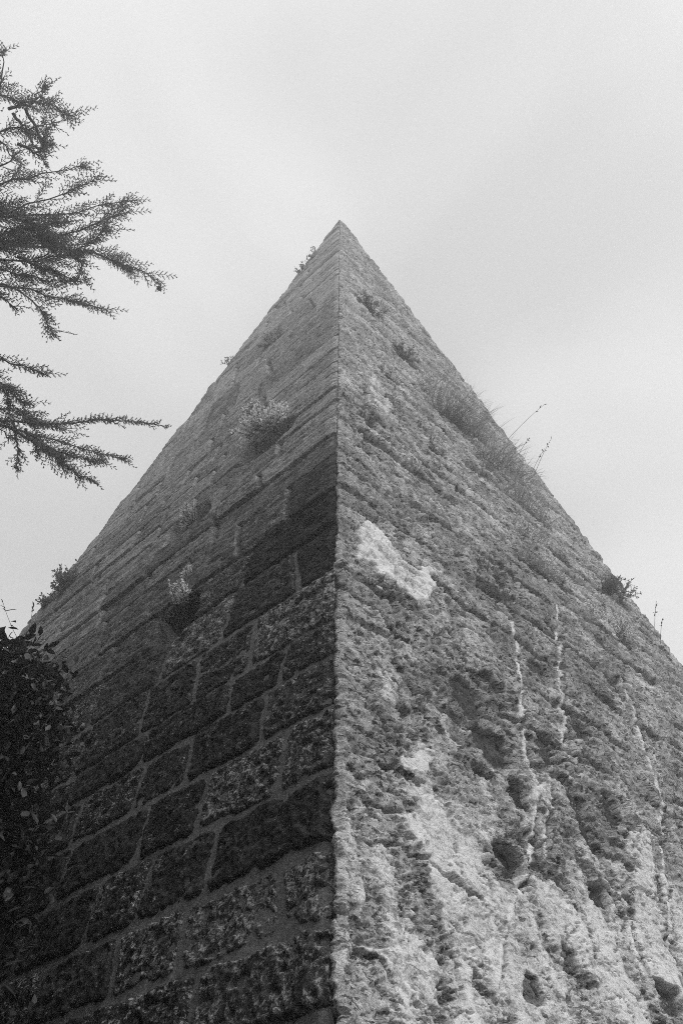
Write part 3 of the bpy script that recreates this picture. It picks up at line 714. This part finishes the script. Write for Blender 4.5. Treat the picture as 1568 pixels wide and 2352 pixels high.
def cypress_branch(tree, path, n_sub, sub_len, seed, dense=1.0, tip=True):
    T = Tris(); TW = Tris(); path = np.array(path); n = 14
    tt = np.linspace(0, 1, n); f = tt*(len(path)-1)
    pts = np.stack([np.interp(f, np.arange(len(path)), path[:, k]) for k in range(3)], 1); pts[1:-1] += rng.normal(size=(n-2, 3))*0.012
    tube(TW, pts, 0.016, 0.002, 5); ax = unit(pts[-1]-pts[0])
    t = np.sort(rng.uniform(0.12, 0.985, n_sub)); B = sample(pts, t)
    loc = sample(np.gradient(pts, axis=0), t)
    for i in range(n_sub):
        a = unit(loc[i]); x, y, _ = frame(a); an = rng.normal(0.6, 0.6) + (0 if i % 2 else math.pi)
        lat = math.cos(an)*x + math.sin(an)*y
        d = a*rng.uniform(0.8, 1.1) + lat*rng.uniform(0.35, 0.7) + np.array((0, 0, 0.10))
        L_ = sub_len*(0.30 + 0.9*(1-t[i])**0.7)*rng.uniform(0.55, 1.2)
        pl = unit(unit(B[i]-CAMP)*0.9 + rng.normal(size=3)*0.35)
        spray(T, TW, B[i], d, L_, pl)
    spray(T, TW, pts[-2], ax, sub_len*0.75, unit(rng.normal(size=3)))
    b = obj('branch', TW.mesh('branch', M_BARK), tree); obj('foliage', T.mesh('foliage', M_CONIFER), b)
    return pts
def make_cypress():
    tx, ty = -5.6, 3.9
    tree = empty('cypress_tree', (tx, ty, 0), 'cypress tree reaching feathery branches in from the upper left', 'tree')
    T = Tris(); tp = np.array([(tx, ty, -0.2), (tx+.05, ty, 3), (tx-.05, ty+.1, 7), (tx, ty, 11), (tx+.1, ty, 14.5)]); tube(T, tp, 0.32, 0.05, 10)
    obj('trunk', T.mesh('trunk', M_BARK), tree)
    BR = [  # tips in photo pixels with one waypoint at the picture's edge
        ([(-60, 210), (0, 220), (60, 240), (110, 235), (140, 250), (172, 266)], 26, .34), ([(20, 250), (70, 245), (95, 225), (108, 195)], 12, .20), ([(-40, 330), (0, 190), (3, 130), (8, 118)], 14, .20),
        ([(-80, 330), (20, 290), (80, 300), (105, 270)], 18, .30), ([(30, 260), (80, 330), (105, 380)], 8, .12), ([(60, 250), (100, 320), (120, 275)], 10, .16), ([(40, 330), (90, 350), (118, 330)], 12, .16),
        ([(-80, 440), (20, 420), (90, 402), (150, 390), (200, 380)], 30, .28), ([(-60, 390), (10, 380), (40, 350), (60, 330)], 16, .24), ([(-80, 520), (60, 470), (160, 440), (235, 398)], 34, .28),
        ([(-80, 500), (60, 500), (170, 490), (250, 470), (315, 460)], 36, .30), ([(-80, 560), (60, 550), (180, 530), (250, 500), (290, 470)], 40, .34), ([(-80, 560), (80, 570), (190, 580), (250, 590), (310, 615), (370, 655)], 46, .32),
        ([(-80, 600), (60, 600), (150, 590), (220, 560), (245, 520)], 40, .34), ([(-90, 630), (0, 620), (90, 640), (160, 650)], 30, .34), ([(40, 590), (110, 620), (170, 645)], 16, .2), ([(-80, 650), (60, 660), (130, 680), (200, 700), (275, 722)], 34, .26),
        ([(-60, 640), (30, 660), (90, 700), (110, 740), (125, 778)], 26, .26), ([(-80, 680), (0, 680), (40, 710)], 18, .24), ([(130, 560), (185, 600), (195, 640)], 10, .16), ([(-90, 470), (0, 480), (80, 520), (120, 560)], 36, .36),
        ([(-90, 540), (0, 540), (60, 530), (130, 510)], 40, .38), ([(-80, 590), (0, 570), (100, 555), (150, 560)], 36, .36), ([(-60, 300), (10, 330), (50, 380), (10, 430)], 16, .24),
        ([(-80, 820), (0, 825), (60, 845), (118, 868)], 24, .22), ([(-80, 880), (0, 890), (30, 900), (60, 925)], 24, .28), ([(-80, 930), (20, 940), (80, 970), (180, 985)], 30, .30), ([(-60, 960), (60, 975), (150, 970), (260, 962), (385, 980)], 44, .24),
        ([(-60, 960), (60, 990), (140, 1015), (220, 1040), (300, 1056)], 38, .24), ([(20, 980), (100, 1030), (150, 1070), (215, 1108)], 26, .22), ([(30, 970), (42, 1020), (40, 1075)], 12, .14), ([(60, 985), (85, 1020), (90, 1050)], 8, .12),
        ([(-60, 1000), (0, 985), (30, 1000)], 12, .2), ([(60, 1000), (130, 1040), (235, 1060)], 22, .22), ([(-90, 850), (0, 870), (20, 920), (60, 960)], 26, .26)]
    for i, (p, n, sl_) in enumerate(BR):
        dep = 8.0 + RND.uniform(-0.7, 0.7)
        path = [at_depth(x, y, dep + 0.05*k) for k, (x, y) in enumerate(p)]
        root = path[0]*0.5 + np.array((tx, ty, path[0][2]-0.4))*0.5
        path = [np.array((tx, ty, path[0][2]-0.9)), root] + path if p[0][0] < -30 else path
        cypress_branch(tree, path, int(n*1.6), sl_*1.15, i)
        if i == 12:
            for x, y in ((366, 658), (300, 616)):
                c = at_depth(x, y+4, dep+0.2); cone(tree, c, 0.024)
    # the rest of the crown, out of the picture: coarser clumps that shade the dark face
    T = Tris()
    k = 9000; z = rng.uniform(2.2, 14.5, k); rmax = np.where(z < 9, 2.7, 2.7*(15-z)/6) ; an = rng.uniform(0, 2*math.pi, k); rr = rmax*np.sqrt(rng.uniform(0.05, 1, k))
    B = np.stack([tx - 0.35 + rr*np.cos(an), ty - 0.3 + rr*np.sin(an), z], 1)
    # keep it clear of the wall and of the picture
    d = B - CAMP; dep = d[:, 1]*math.cos(PITCH) + d[:, 2]*math.sin(PITCH); xs = 784 + FPX*d[:, 0]/np.maximum(dep, 0.1)
    wall = (B - B0) @ LF.n
    keep = (wall > 0.35) & ((xs < -40) | (dep < 0.3)); B = B[keep]; an = an[keep]; k = len(B)
    D = np.stack([np.cos(an), np.sin(an), rng.uniform(-.6, .5, k)], 1) + rng.normal(size=(k, 3))*0.5
    small_leaves(T, B, D, rng.uniform(.25, .5, k), rng.uniform(.10, .22, k))
    cr = obj('crown', T.mesh('crown', M_CONIFER), tree); cr['kind'] = 'stuff'
def cone(parent, c, r):
    T = Tris(); V = []; n = 8; m = 10
    for i in range(n+1):
        th = math.pi*i/n
        for j in range(m):
            ph = 2*math.pi*j/m; k = r*(1 + 0.10*math.cos(5*ph)*math.sin(3*th)); V.append(c + k*np.array((math.sin(th)*math.cos(ph), math.sin(th)*math.sin(ph), math.cos(th)*1.1)))
    T.add(V, [(i*m+j, i*m+(j+1) % m, (i+1)*m+(j+1) % m, (i+1)*m+j) for i in range(n) for j in range(m)])
    obj('cone', T.mesh('cone', M_CONE), parent)
make_cypress()

# ------------------------------------------------------------------ broad-leaved bush at the lower left
def make_bush():
    base = np.array((-1.9, 2.2, 0.0))
    bush = empty('leafy_bush', tuple(base), 'dark glossy-leaved bush growing beside the shaded masonry face', 'bush')
    ST = Tris(); pos = []; dirs = []
    tips = []
    for i in range(170):      # stems fill a tall body; its picture-side outline follows the dark mass at the left border
        z = rng.uniform(0.7, 4.15); x = -rng.uniform(1.0, 3.4); y = rng.uniform(-1.3, 3.5)
        tips.append((x, y, z))
    for x, y in [(40, 1475), (75, 1500), (15, 1480), (100, 1530), (125, 1560), (60, 1560), (135, 1620), (150, 1690), (120, 1740), (90, 1640), (140, 1860), (60, 1840), (60, 2190), (100, 2140), (30, 2060), (40, 1950), (90, 1900), (20, 1700), (50, 1760), (20, 2200), (70, 2260), (10, 2320), (30, 1600), (10, 1540), (110, 1600), (30, 1505), (60, 1530), (90, 1570), (40, 1650), (110, 1680), (80, 1720), (30, 1800), (90, 1800), (20, 1880), (70, 1960), (30, 2010), (70, 2060), (20, 2120), (60, 2120), (30, 2260), (80, 2320)]:
        tips.append(tuple(at_depth(x, y, RND.uniform(3.7, 4.3) if y < 1800 else RND.uniform(3.0, 3.6))))
    for p in tips:
        p = np.array(p); vis = tips.index(tuple(p)) >= 170
        d = p - CAMP; dep = d[1]*math.cos(PITCH) + d[2]*math.sin(PITCH); px = 784 + FPX*d[0]/max(dep, .1); py = 1176 - FPX*(-d[1]*math.sin(PITCH)+d[2]*math.cos(PITCH))/max(dep, .1)
        lim = np.interp(py, [1400, 1450, 1500, 1600, 1700, 1800, 1900, 2352], [-400, 40, 110, 140, 155, 100, 120, 90])
        if dep > 0.3 and px > lim + 12: continue
        if (p - B0) @ LF.n < 0.25: continue
        s = base + np.array((rng.uniform(-.5, .5), rng.uniform(-1.5, .5), 0)); mid = (s+p)/2 + rng.normal(size=3)*0.12 + np.array((-.15, 0, .2))
        t = np.linspace(0, 1, 9)[:, None]; pts = (1-t)**2*s + 2*t*(1-t)*mid + t*t*p
        tube(ST, pts, 0.013, 0.003, 4)
        k = 480 if vis else 100; tt = rng.uniform(0.45, 1, k)**0.7; B = sample(pts, tt) + rng.normal(size=(k, 3))*0.13*(1.05-tt[:, None]*.6)
        D = unit(pts[-1]-pts[-3])[None]*0.7 + rng.normal(size=(k, 3))*0.7
        pos.append(B); dirs.append(D)
    obj('stem', ST.mesh('stem', M_BARK), bush)
    B = np.concatenate(pos); D = np.concatenate(dirs); n = len(B)
    d = B - CAMP; dep = d[:, 1]*math.cos(PITCH) + d[:, 2]*math.sin(PITCH); px = 784 + FPX*d[:, 0]/np.maximum(dep, .1); py = 1176 - FPX*(-d[:, 1]*math.sin(PITCH)+d[:, 2]*math.cos(PITCH))/np.maximum(dep, .1)
    ok = (np.linalg.norm(d, axis=1) > 0.9) & ((B-B0) @ LF.n > 0.06); B, D, dep, px, py = B[ok], D[ok], dep[ok], px[ok], py[ok]; n = len(B)
    Ls = rng.uniform(.035, .072, n); Ls = np.where((px > -60) & (dep > .3), Ls, Ls*1.5); Ws = Ls*rng.uniform(.38, .5, n)
    seen = (px > -10) & (px < 330) & (py > 1400) & (py < 2352) & (dep > .3)
    order = np.where(seen)[0]; order = order[np.argsort(dep[order])][:280]; pick = np.zeros(n, bool); pick[order] = True
    T = Tris(); leaves(T, B[~pick], D[~pick], Ls[~pick], Ws[~pick])
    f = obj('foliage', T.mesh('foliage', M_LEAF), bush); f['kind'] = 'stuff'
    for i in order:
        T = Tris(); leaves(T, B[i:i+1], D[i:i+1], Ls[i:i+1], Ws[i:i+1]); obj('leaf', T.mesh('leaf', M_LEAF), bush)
make_bush()

# ------------------------------------------------------------------ trees beside and behind the photographer, unseen, added to shade the dark face
def shade_tree(x, y, h, r, z0, label):
    t = empty('added_shade_tree', (x, y, 0), label, 'tree', 'unseen trees added for shade left of the photographer'); T = Tris()
    tube(T, [(x, y, -.2), (x+.1, y, h*.4), (x-.1, y+.1, h*.85)], .2, .05, 8)
    for i in range(7):
        a = i*2.4; tube(T, [(x, y, h*(.3+.07*i)), (x+r*.4*math.cos(a), y+r*.4*math.sin(a), h*(.42+.07*i)), (x+r*.8*math.cos(a), y+r*.8*math.sin(a), h*(.47+.07*i))], .06, .015, 5)
    obj('trunk', T.mesh('trunk', M_BARK), t)
    n = 9000; d = rng.normal(size=(n, 3)); d /= np.linalg.norm(d, axis=1, keepdims=True); rr = rng.uniform(.35, 1, n)**.6; zc, zr = (h+z0)/2, (h-z0)/2
    P = d*rr[:, None]*(1 + .2*np.sin(d[:, :1]*7)*np.cos(d[:, 1:2]*6)); P = P*np.array((r, r, zr)) + np.array((x, y, zc))
    e = P - CAMP; dep = e[:, 1]*math.cos(PITCH) + e[:, 2]*math.sin(PITCH); px = 784 + FPX*e[:, 0]/np.maximum(dep, .05)
    P = P[((dep < 0.2) | (px < -60)) & ((P-B0) @ LF.n > .4) & (np.linalg.norm(e, axis=1) > 1.2)]; n = len(P)
    T = Tris(); small_leaves(T, P, rng.normal(size=(n, 3)), rng.uniform(.2, .36, n), rng.uniform(.13, .22, n)); c = obj('crown', T.mesh('crown', M_LEAF), t); c['kind'] = 'stuff'
shade_tree(-4.4, -0.2, 7.4, 2.6, 0.3, 'unseen broad tree added for shade beside the dark bush at the far left')
shade_tree(-3.2, -3.6, 7.2, 2.8, 0.3, 'unseen broad tree added for shade behind the left shoulder of the photographer')
shade_tree(-1.4, -6.6, 7.6, 2.9, 0.3, 'unseen broad tree added for shade straight behind the photographer')
shade_tree(-6.6, 1.6, 7.2, 2.4, 0.5, 'unseen broad tree added for shade between the cypress and the dark bush')

# ------------------------------------------------------------------ plants rooted in the walls
def on(face, x, y, h=0.0): q, v = face.px(x, y); return face.pos(np.array(q), np.array(v), np.array(h))
def shrub(name, face, x, y, size, n_stem, label, cat, mat=None, leaf=0.022, spread=0.8, out=0.7, up=0.8, twiggy=False, group='plants rooted in the pyramid walls', hbase=-0.03):
    p = on(face, x, y, hbase); o = empty(name, tuple(p), label, cat, group); S = Tris(); T = Tris(); mat = mat or M_HERB
    for i in range(n_stem):
        d = face.n*out*rng.uniform(.4, 1.2) + np.array((0, 0, up)) + face.eu*rng.normal()*spread + rng.normal(size=3)*0.2
        pts = curve(p + face.eu*rng.normal()*size*0.12, d, size*rng.uniform(.55, 1.1), 0.25, 6, 0.5); tube(S, pts, 0.0045, 0.0015, 3)
        k = int(size*rng.uniform(.7, 1.1)/leaf*3.0) if not twiggy else int(size/leaf*1.4); t = rng.uniform(.12, 1, k); B = sample(pts, t)
        D = unit(pts[-1]-pts[0])[None]*0.6 + rng.normal(size=(k, 3))*0.8
        small_leaves(T, B, D, leaf*rng.uniform(.6, 1.3, k), leaf*0.5)
        for j in range(3):
            b = sample(pts, np.array([rng.uniform(.3, .8)]))[0]; p2 = curve(b, d + rng.normal(size=3)*0.7, size*rng.uniform(.2, .45), 0.1, 4, .4); tube(S, p2, 0.003, 0.001, 3)
            k2 = max(4, k//3); B = sample(p2, rng.uniform(.1, 1, k2)); small_leaves(T, B, unit(p2[-1]-p2[0])[None]*.6 + rng.normal(size=(k2, 3))*.8, leaf*rng.uniform(.5, 1.2, k2), leaf*.5)
    obj('stem', S.mesh('stem', M_STALK), o); obj('foliage', T.mesh('foliage', mat), o)
    return o
def blades(T, p, face, n, length, spread, out, up, wid=0.004, sway=0.3, base=0.05):
    for i in range(n):
        b = p + face.eu*rng.normal()*base + face.n*0.01
        d = face.n*out*rng.uniform(.3, 1.3) + np.array((0, 0, up*rng.uniform(.5, 1.2))) + face.eu*rng.normal()*spread + rng.normal(size=3)*sway*.4
        pts = curve(b, d, length*rng.uniform(.5, 1.1), rng.uniform(.5, 1.7), 6, .3); x, y, _ = frame(pts[-1]-pts[0]); x = unit(x*rng.normal() + y*rng.normal())
        w = wid*np.array([1, .95, .85, .65, .4, .1])[:, None]
        V = np.stack([pts - x*w/2, pts + x*w/2], 1).reshape(-1, 3); T.add(V, [(2*k, 2*k+1, 2*k+3, 2*k+2) for k in range(5)])
def tuft(face, x, y, length, n, label, spread=.45, out=.6, up=.9, mat=None, wid=0.006, base=0.06, group='grass tufts on the pale face'):
    p = on(face, x, y, 0.0); T = Tris(); blades(T, p, face, n, length, spread, out, up, wid, .3, base)
    o = obj('grass_tuft', T.mesh('grass_tuft', mat or M_GRASS), None, p); tag(o, label, 'grass', group); return o
def stalk(face, x0, y0, x1, y1, label, out_h=0.02, seeds=6, group='thin seed stalks against the sky', fl=False):
    """a dry stalk whose foot stands on the wall at the first point and whose tip shows at the second"""
    p = on(face, x0, y0, out_h); dp = (p-CAMP) @ np.array((0, math.cos(PITCH), math.sin(PITCH))); tip = at_depth(x1, y1, dp-0.05)
    o = empty('seed_stalk', tuple(p), label, 'grass', group); S = Tris(); t = np.linspace(0, 1, 8)[:, None]; bend = unit(np.cross(tip-p, (0, 1, 0)))*np.linalg.norm(tip-p)*0.05
    pts = p*(1-t) + tip*t + bend*4*t*(1-t)*.5; tube(S, pts, 0.0032, 0.002, 3); obj('stem', S.mesh('stem', M_STALK), o)
    T = Tris(); k = seeds; tt = rng.uniform(.62, 1, k) if fl else np.linspace(.78, 1, k); B = sample(pts, tt); d = unit(pts[-1]-pts[-2])
    leaves(T, B, d[None]*(0.9 if not fl else .3) + rng.normal(size=(k, 3))*(.25 if not fl else .6), 0.05 if not fl else .03, 0.014); obj('seed_head', T.mesh('seed_head', M_STALK), o)

# dark face
shrub('wall_shrub', LF, 612, 1000, .34, 44, 'largest pale bushy shrub on the dark left face, dark hollow under it', 'shrub', leaf=.036, spread=1.1, out=.55, up=.8)
shrub('wall_shrub', LF, 436, 1196, .17, 14, 'small pale plant above a dark hollow halfway down the left face', 'plant', leaf=.022)
shrub('wall_shrub', LF, 418, 1385, .20, 10, 'trailing leafy plant above a black hollow low on the left face', 'plant', leaf=.026, up=1.2, spread=.4)
shrub('wall_shrub', LF, 432, 1330, .12, 6, 'small sprig just above the trailing leafy plant on the left face', 'plant', leaf=.024, up=1.2, spread=.3)
shrub('wall_shrub', LF, 150, 1360, .30, 22, 'leafy plant on the left outline just above the dark bush', 'plant', leaf=.045, spread=.9, out=.6, up=.7, mat=M_HERBD)
shrub('wall_shrub', LF, 108, 1400, .22, 12, 'lower spray of leaves on the left outline above the dark bush', 'plant', leaf=.045, spread=.9, out=.7, up=.6, mat=M_HERBD)
shrub('wall_shrub', LF, 722, 592, .20, 7, 'tiny twiggy plant on the left outline nearest the tip', 'plant', leaf=.04, spread=.9, out=.8, up=.9, mat=M_HERBD, twiggy=True)
shrub('wall_shrub', LF, 694, 624, .20, 7, 'second tiny twiggy plant below the tip on the left outline', 'plant', leaf=.04, spread=.9, out=.8, up=.9, mat=M_HERBD, twiggy=True)
shrub('wall_shrub', LF, 522, 836, .20, 4, 'faint sprig on the left outline between tip and dark bush', 'plant', leaf=.03, spread=.9, out=.9, up=.9, mat=M_HERBD, twiggy=True)
shrub('wall_shrub', LF, 628, 786, .26, 9, 'small dark plant alone high on the left face', 'plant', leaf=.03, mat=M_HERBD, spread=.7, out=.3)
stalk(LF, 70, 1470, 78, 1392, 'slanting grass ear at the far left above the dark bush', seeds=5)
stalk(LF, 45, 1470, 8, 1385, 'upright grass ear cut by the left border of the photo', seeds=5)

# pale face
shrub('wall_shrub', RF, 850, 718, .28, 16, 'uppermost dark tuft in a hollow of the pale face', 'plant', leaf=.04, mat=M_HERBD, out=.5)
shrub('wall_shrub', RF, 872, 742, .24, 10, 'pale weed just below the uppermost dark tuft', 'plant', leaf=.035, mat=M_HERB, out=.4)
shrub('wall_shrub', RF, 932, 832, .28, 16, 'second tuft down the pale face with grassy sprigs', 'plant', leaf=.035, mat=M_HERBD, out=.5)
shrub('wall_shrub', RF, 895, 880, .26, 12, 'fluffy weed near the corner beside the second tuft', 'plant', leaf=.03, mat=M_HERB, out=.5)
shrub('wall_shrub', RF, 848, 985, .16, 8, 'small weed in a hollow under the smooth pale strip', 'plant', leaf=.025, mat=M_HERBD, out=.3)
shrub('wall_shrub', RF, 1002, 1052, .20, 12, 'dark rounded weed left of the grass band', 'plant', leaf=.025, mat=M_HERBD, out=.4)
tuft(RF, 985, 920, .45, 70, 'fine grass where the grass band begins at its top', base=.12)
tuft(RF, 1022, 965, .50, 150, 'largest fountain of pale grass arching over a ledge', spread=.55, base=.14)
tuft(RF, 1050, 990, .55, 120, 'dense grass at the right foot of the largest fountain', base=.12)
tuft(RF, 1085, 1005, .48, 110, 'grass clump next below the largest fountain', base=.10)
tuft(RF, 1120, 1075, .46, 130, 'hazy grass clump in the middle of the grass band', base=.14)
tuft(RF, 1150, 1075, .42, 90, 'grass clump right of the middle of the band', base=.12)
tuft(RF, 1190, 1105, .36, 70, 'short grass by the right outline under two tall stalks', base=.12)
tuft(RF, 1175, 1150, .34, 80, 'thin grass on a ledge in the lower half of the band', base=.14)
tuft(RF, 1215, 1190, .34, 80, 'thin grass right of the lower ledge of the band', base=.14)
tuft(RF, 1200, 1235, .30, 60, 'sparse grass hanging above the pale tangled clump', base=.14)
tuft(RF, 1232, 1318, .26, 110, 'pale tangled dry grass clump at the band\'s lower end', spread=.9, up=.5, base=.10)
tuft(RF, 1262, 1335, .20, 50, 'short dry grass right beside the tangled clump', spread=.8, base=.08)
shrub('wall_shrub', RF, 1286, 1362, .18, 12, 'dark weed just below the tangled dry grass', 'plant', leaf=.022, mat=M_HERBD, out=.4)
shrub('wall_shrub', RF, 1120, 1335, .20, 16, 'dark bushy weed in a broad hollow of the pale face', 'plant', leaf=.022, mat=M_HERBD, out=.35, spread=.9)
shrub('wall_shrub', RF, 1140, 1385, .18, 16, 'lower dark weed in the same broad hollow', 'plant', leaf=.022, mat=M_HERBD, out=.35, spread=.9)
shrub('wall_shrub', RF, 918, 1262, .10, 8, 'tiny dark weed above the white render patch', 'plant', leaf=.016, mat=M_HERBD, out=.25)
shrub('wall_shrub', RF, 948, 1110, .10, 6, 'tiny weed near the corner above the white patch', 'plant', leaf=.016, mat=M_HERBD, out=.25)
shrub('wall_shrub', RF, 1405, 1375, .28, 30, 'bushy plant breaking the right outline', 'shrub', leaf=.035, out=.5, mat=M_HERBD)
shrub('wall_shrub', RF, 1432, 1372, .30, 8, 'bare forked twigs standing out from the right outline', 'plant', leaf=.03, out=.6, up=1.0, mat=M_HERBD, twiggy=True)
shrub('wall_shrub', RF, 1425, 1470, .30, 18, 'low fuzzy weed under the bushy plant of the right outline', 'plant', leaf=.028, out=.4)
shrub('wall_shrub', RF, 1370, 1430, .24, 14, 'pale weed left of the fuzzy weed at right', 'plant', leaf=.026, out=.35)
stalk(RF, 1160, 1015, 1248, 930, 'single slanting stalk leaving the right outline highest up', seeds=3)
stalk(RF, 1188, 1045, 1216, 1004, 'short bent stalk with hanging ears right of the outline', seeds=6, fl=True)
stalk(RF, 1222, 1098, 1266, 1006, 'tallest stalk with dark ears right of the outline', seeds=6, fl=True)
stalk(RF, 1216, 1092, 1250, 1030, 'thinner stalk close beside the tallest one', seeds=5, fl=True)
stalk(RF, 1500, 1478, 1506, 1380, 'fine flowering stalk low on the right outline', seeds=8, fl=True)
stalk(RF, 1512, 1490, 1520, 1420, 'shorter fine stalk beside the flowering one at right', seeds=6, fl=True)

# ------------------------------------------------------------------ thin mist
def make_haze():
    x0, x1, y0, y1, z0, z1 = -640, 640, -640, 640, -1.6, 18.5
    V = np.array([(x, y, z) for z in (z0, z1) for y in (y0, y1) for x in (x0, x1)], float)
    F = np.array([(0, 2, 3, 1), (4, 5, 7, 6), (0, 1, 5, 4), (2, 6, 7, 3), (0, 4, 6, 2), (1, 3, 7, 5)])
    m = bpy.data.materials.new('mist'); m.use_nodes = True; t = m.node_tree; t.nodes.clear()
    o_ = N('ShaderNodeOutputMaterial', t); vo = N('ShaderNodeVolumePrincipled', t); vo.inputs['Color'].default_value = (.95, .95, .95, 1); vo.inputs['Density'].default_value = 0.017
    vo.inputs['Anisotropy'].default_value = 0.8; t.links.new(vo.outputs[0], o_.inputs['Volume'])
    o = obj('haze', mesh_np('haze', V, F, m, False), None, (0, 0, 0)); o['kind'] = 'stuff'
make_haze()
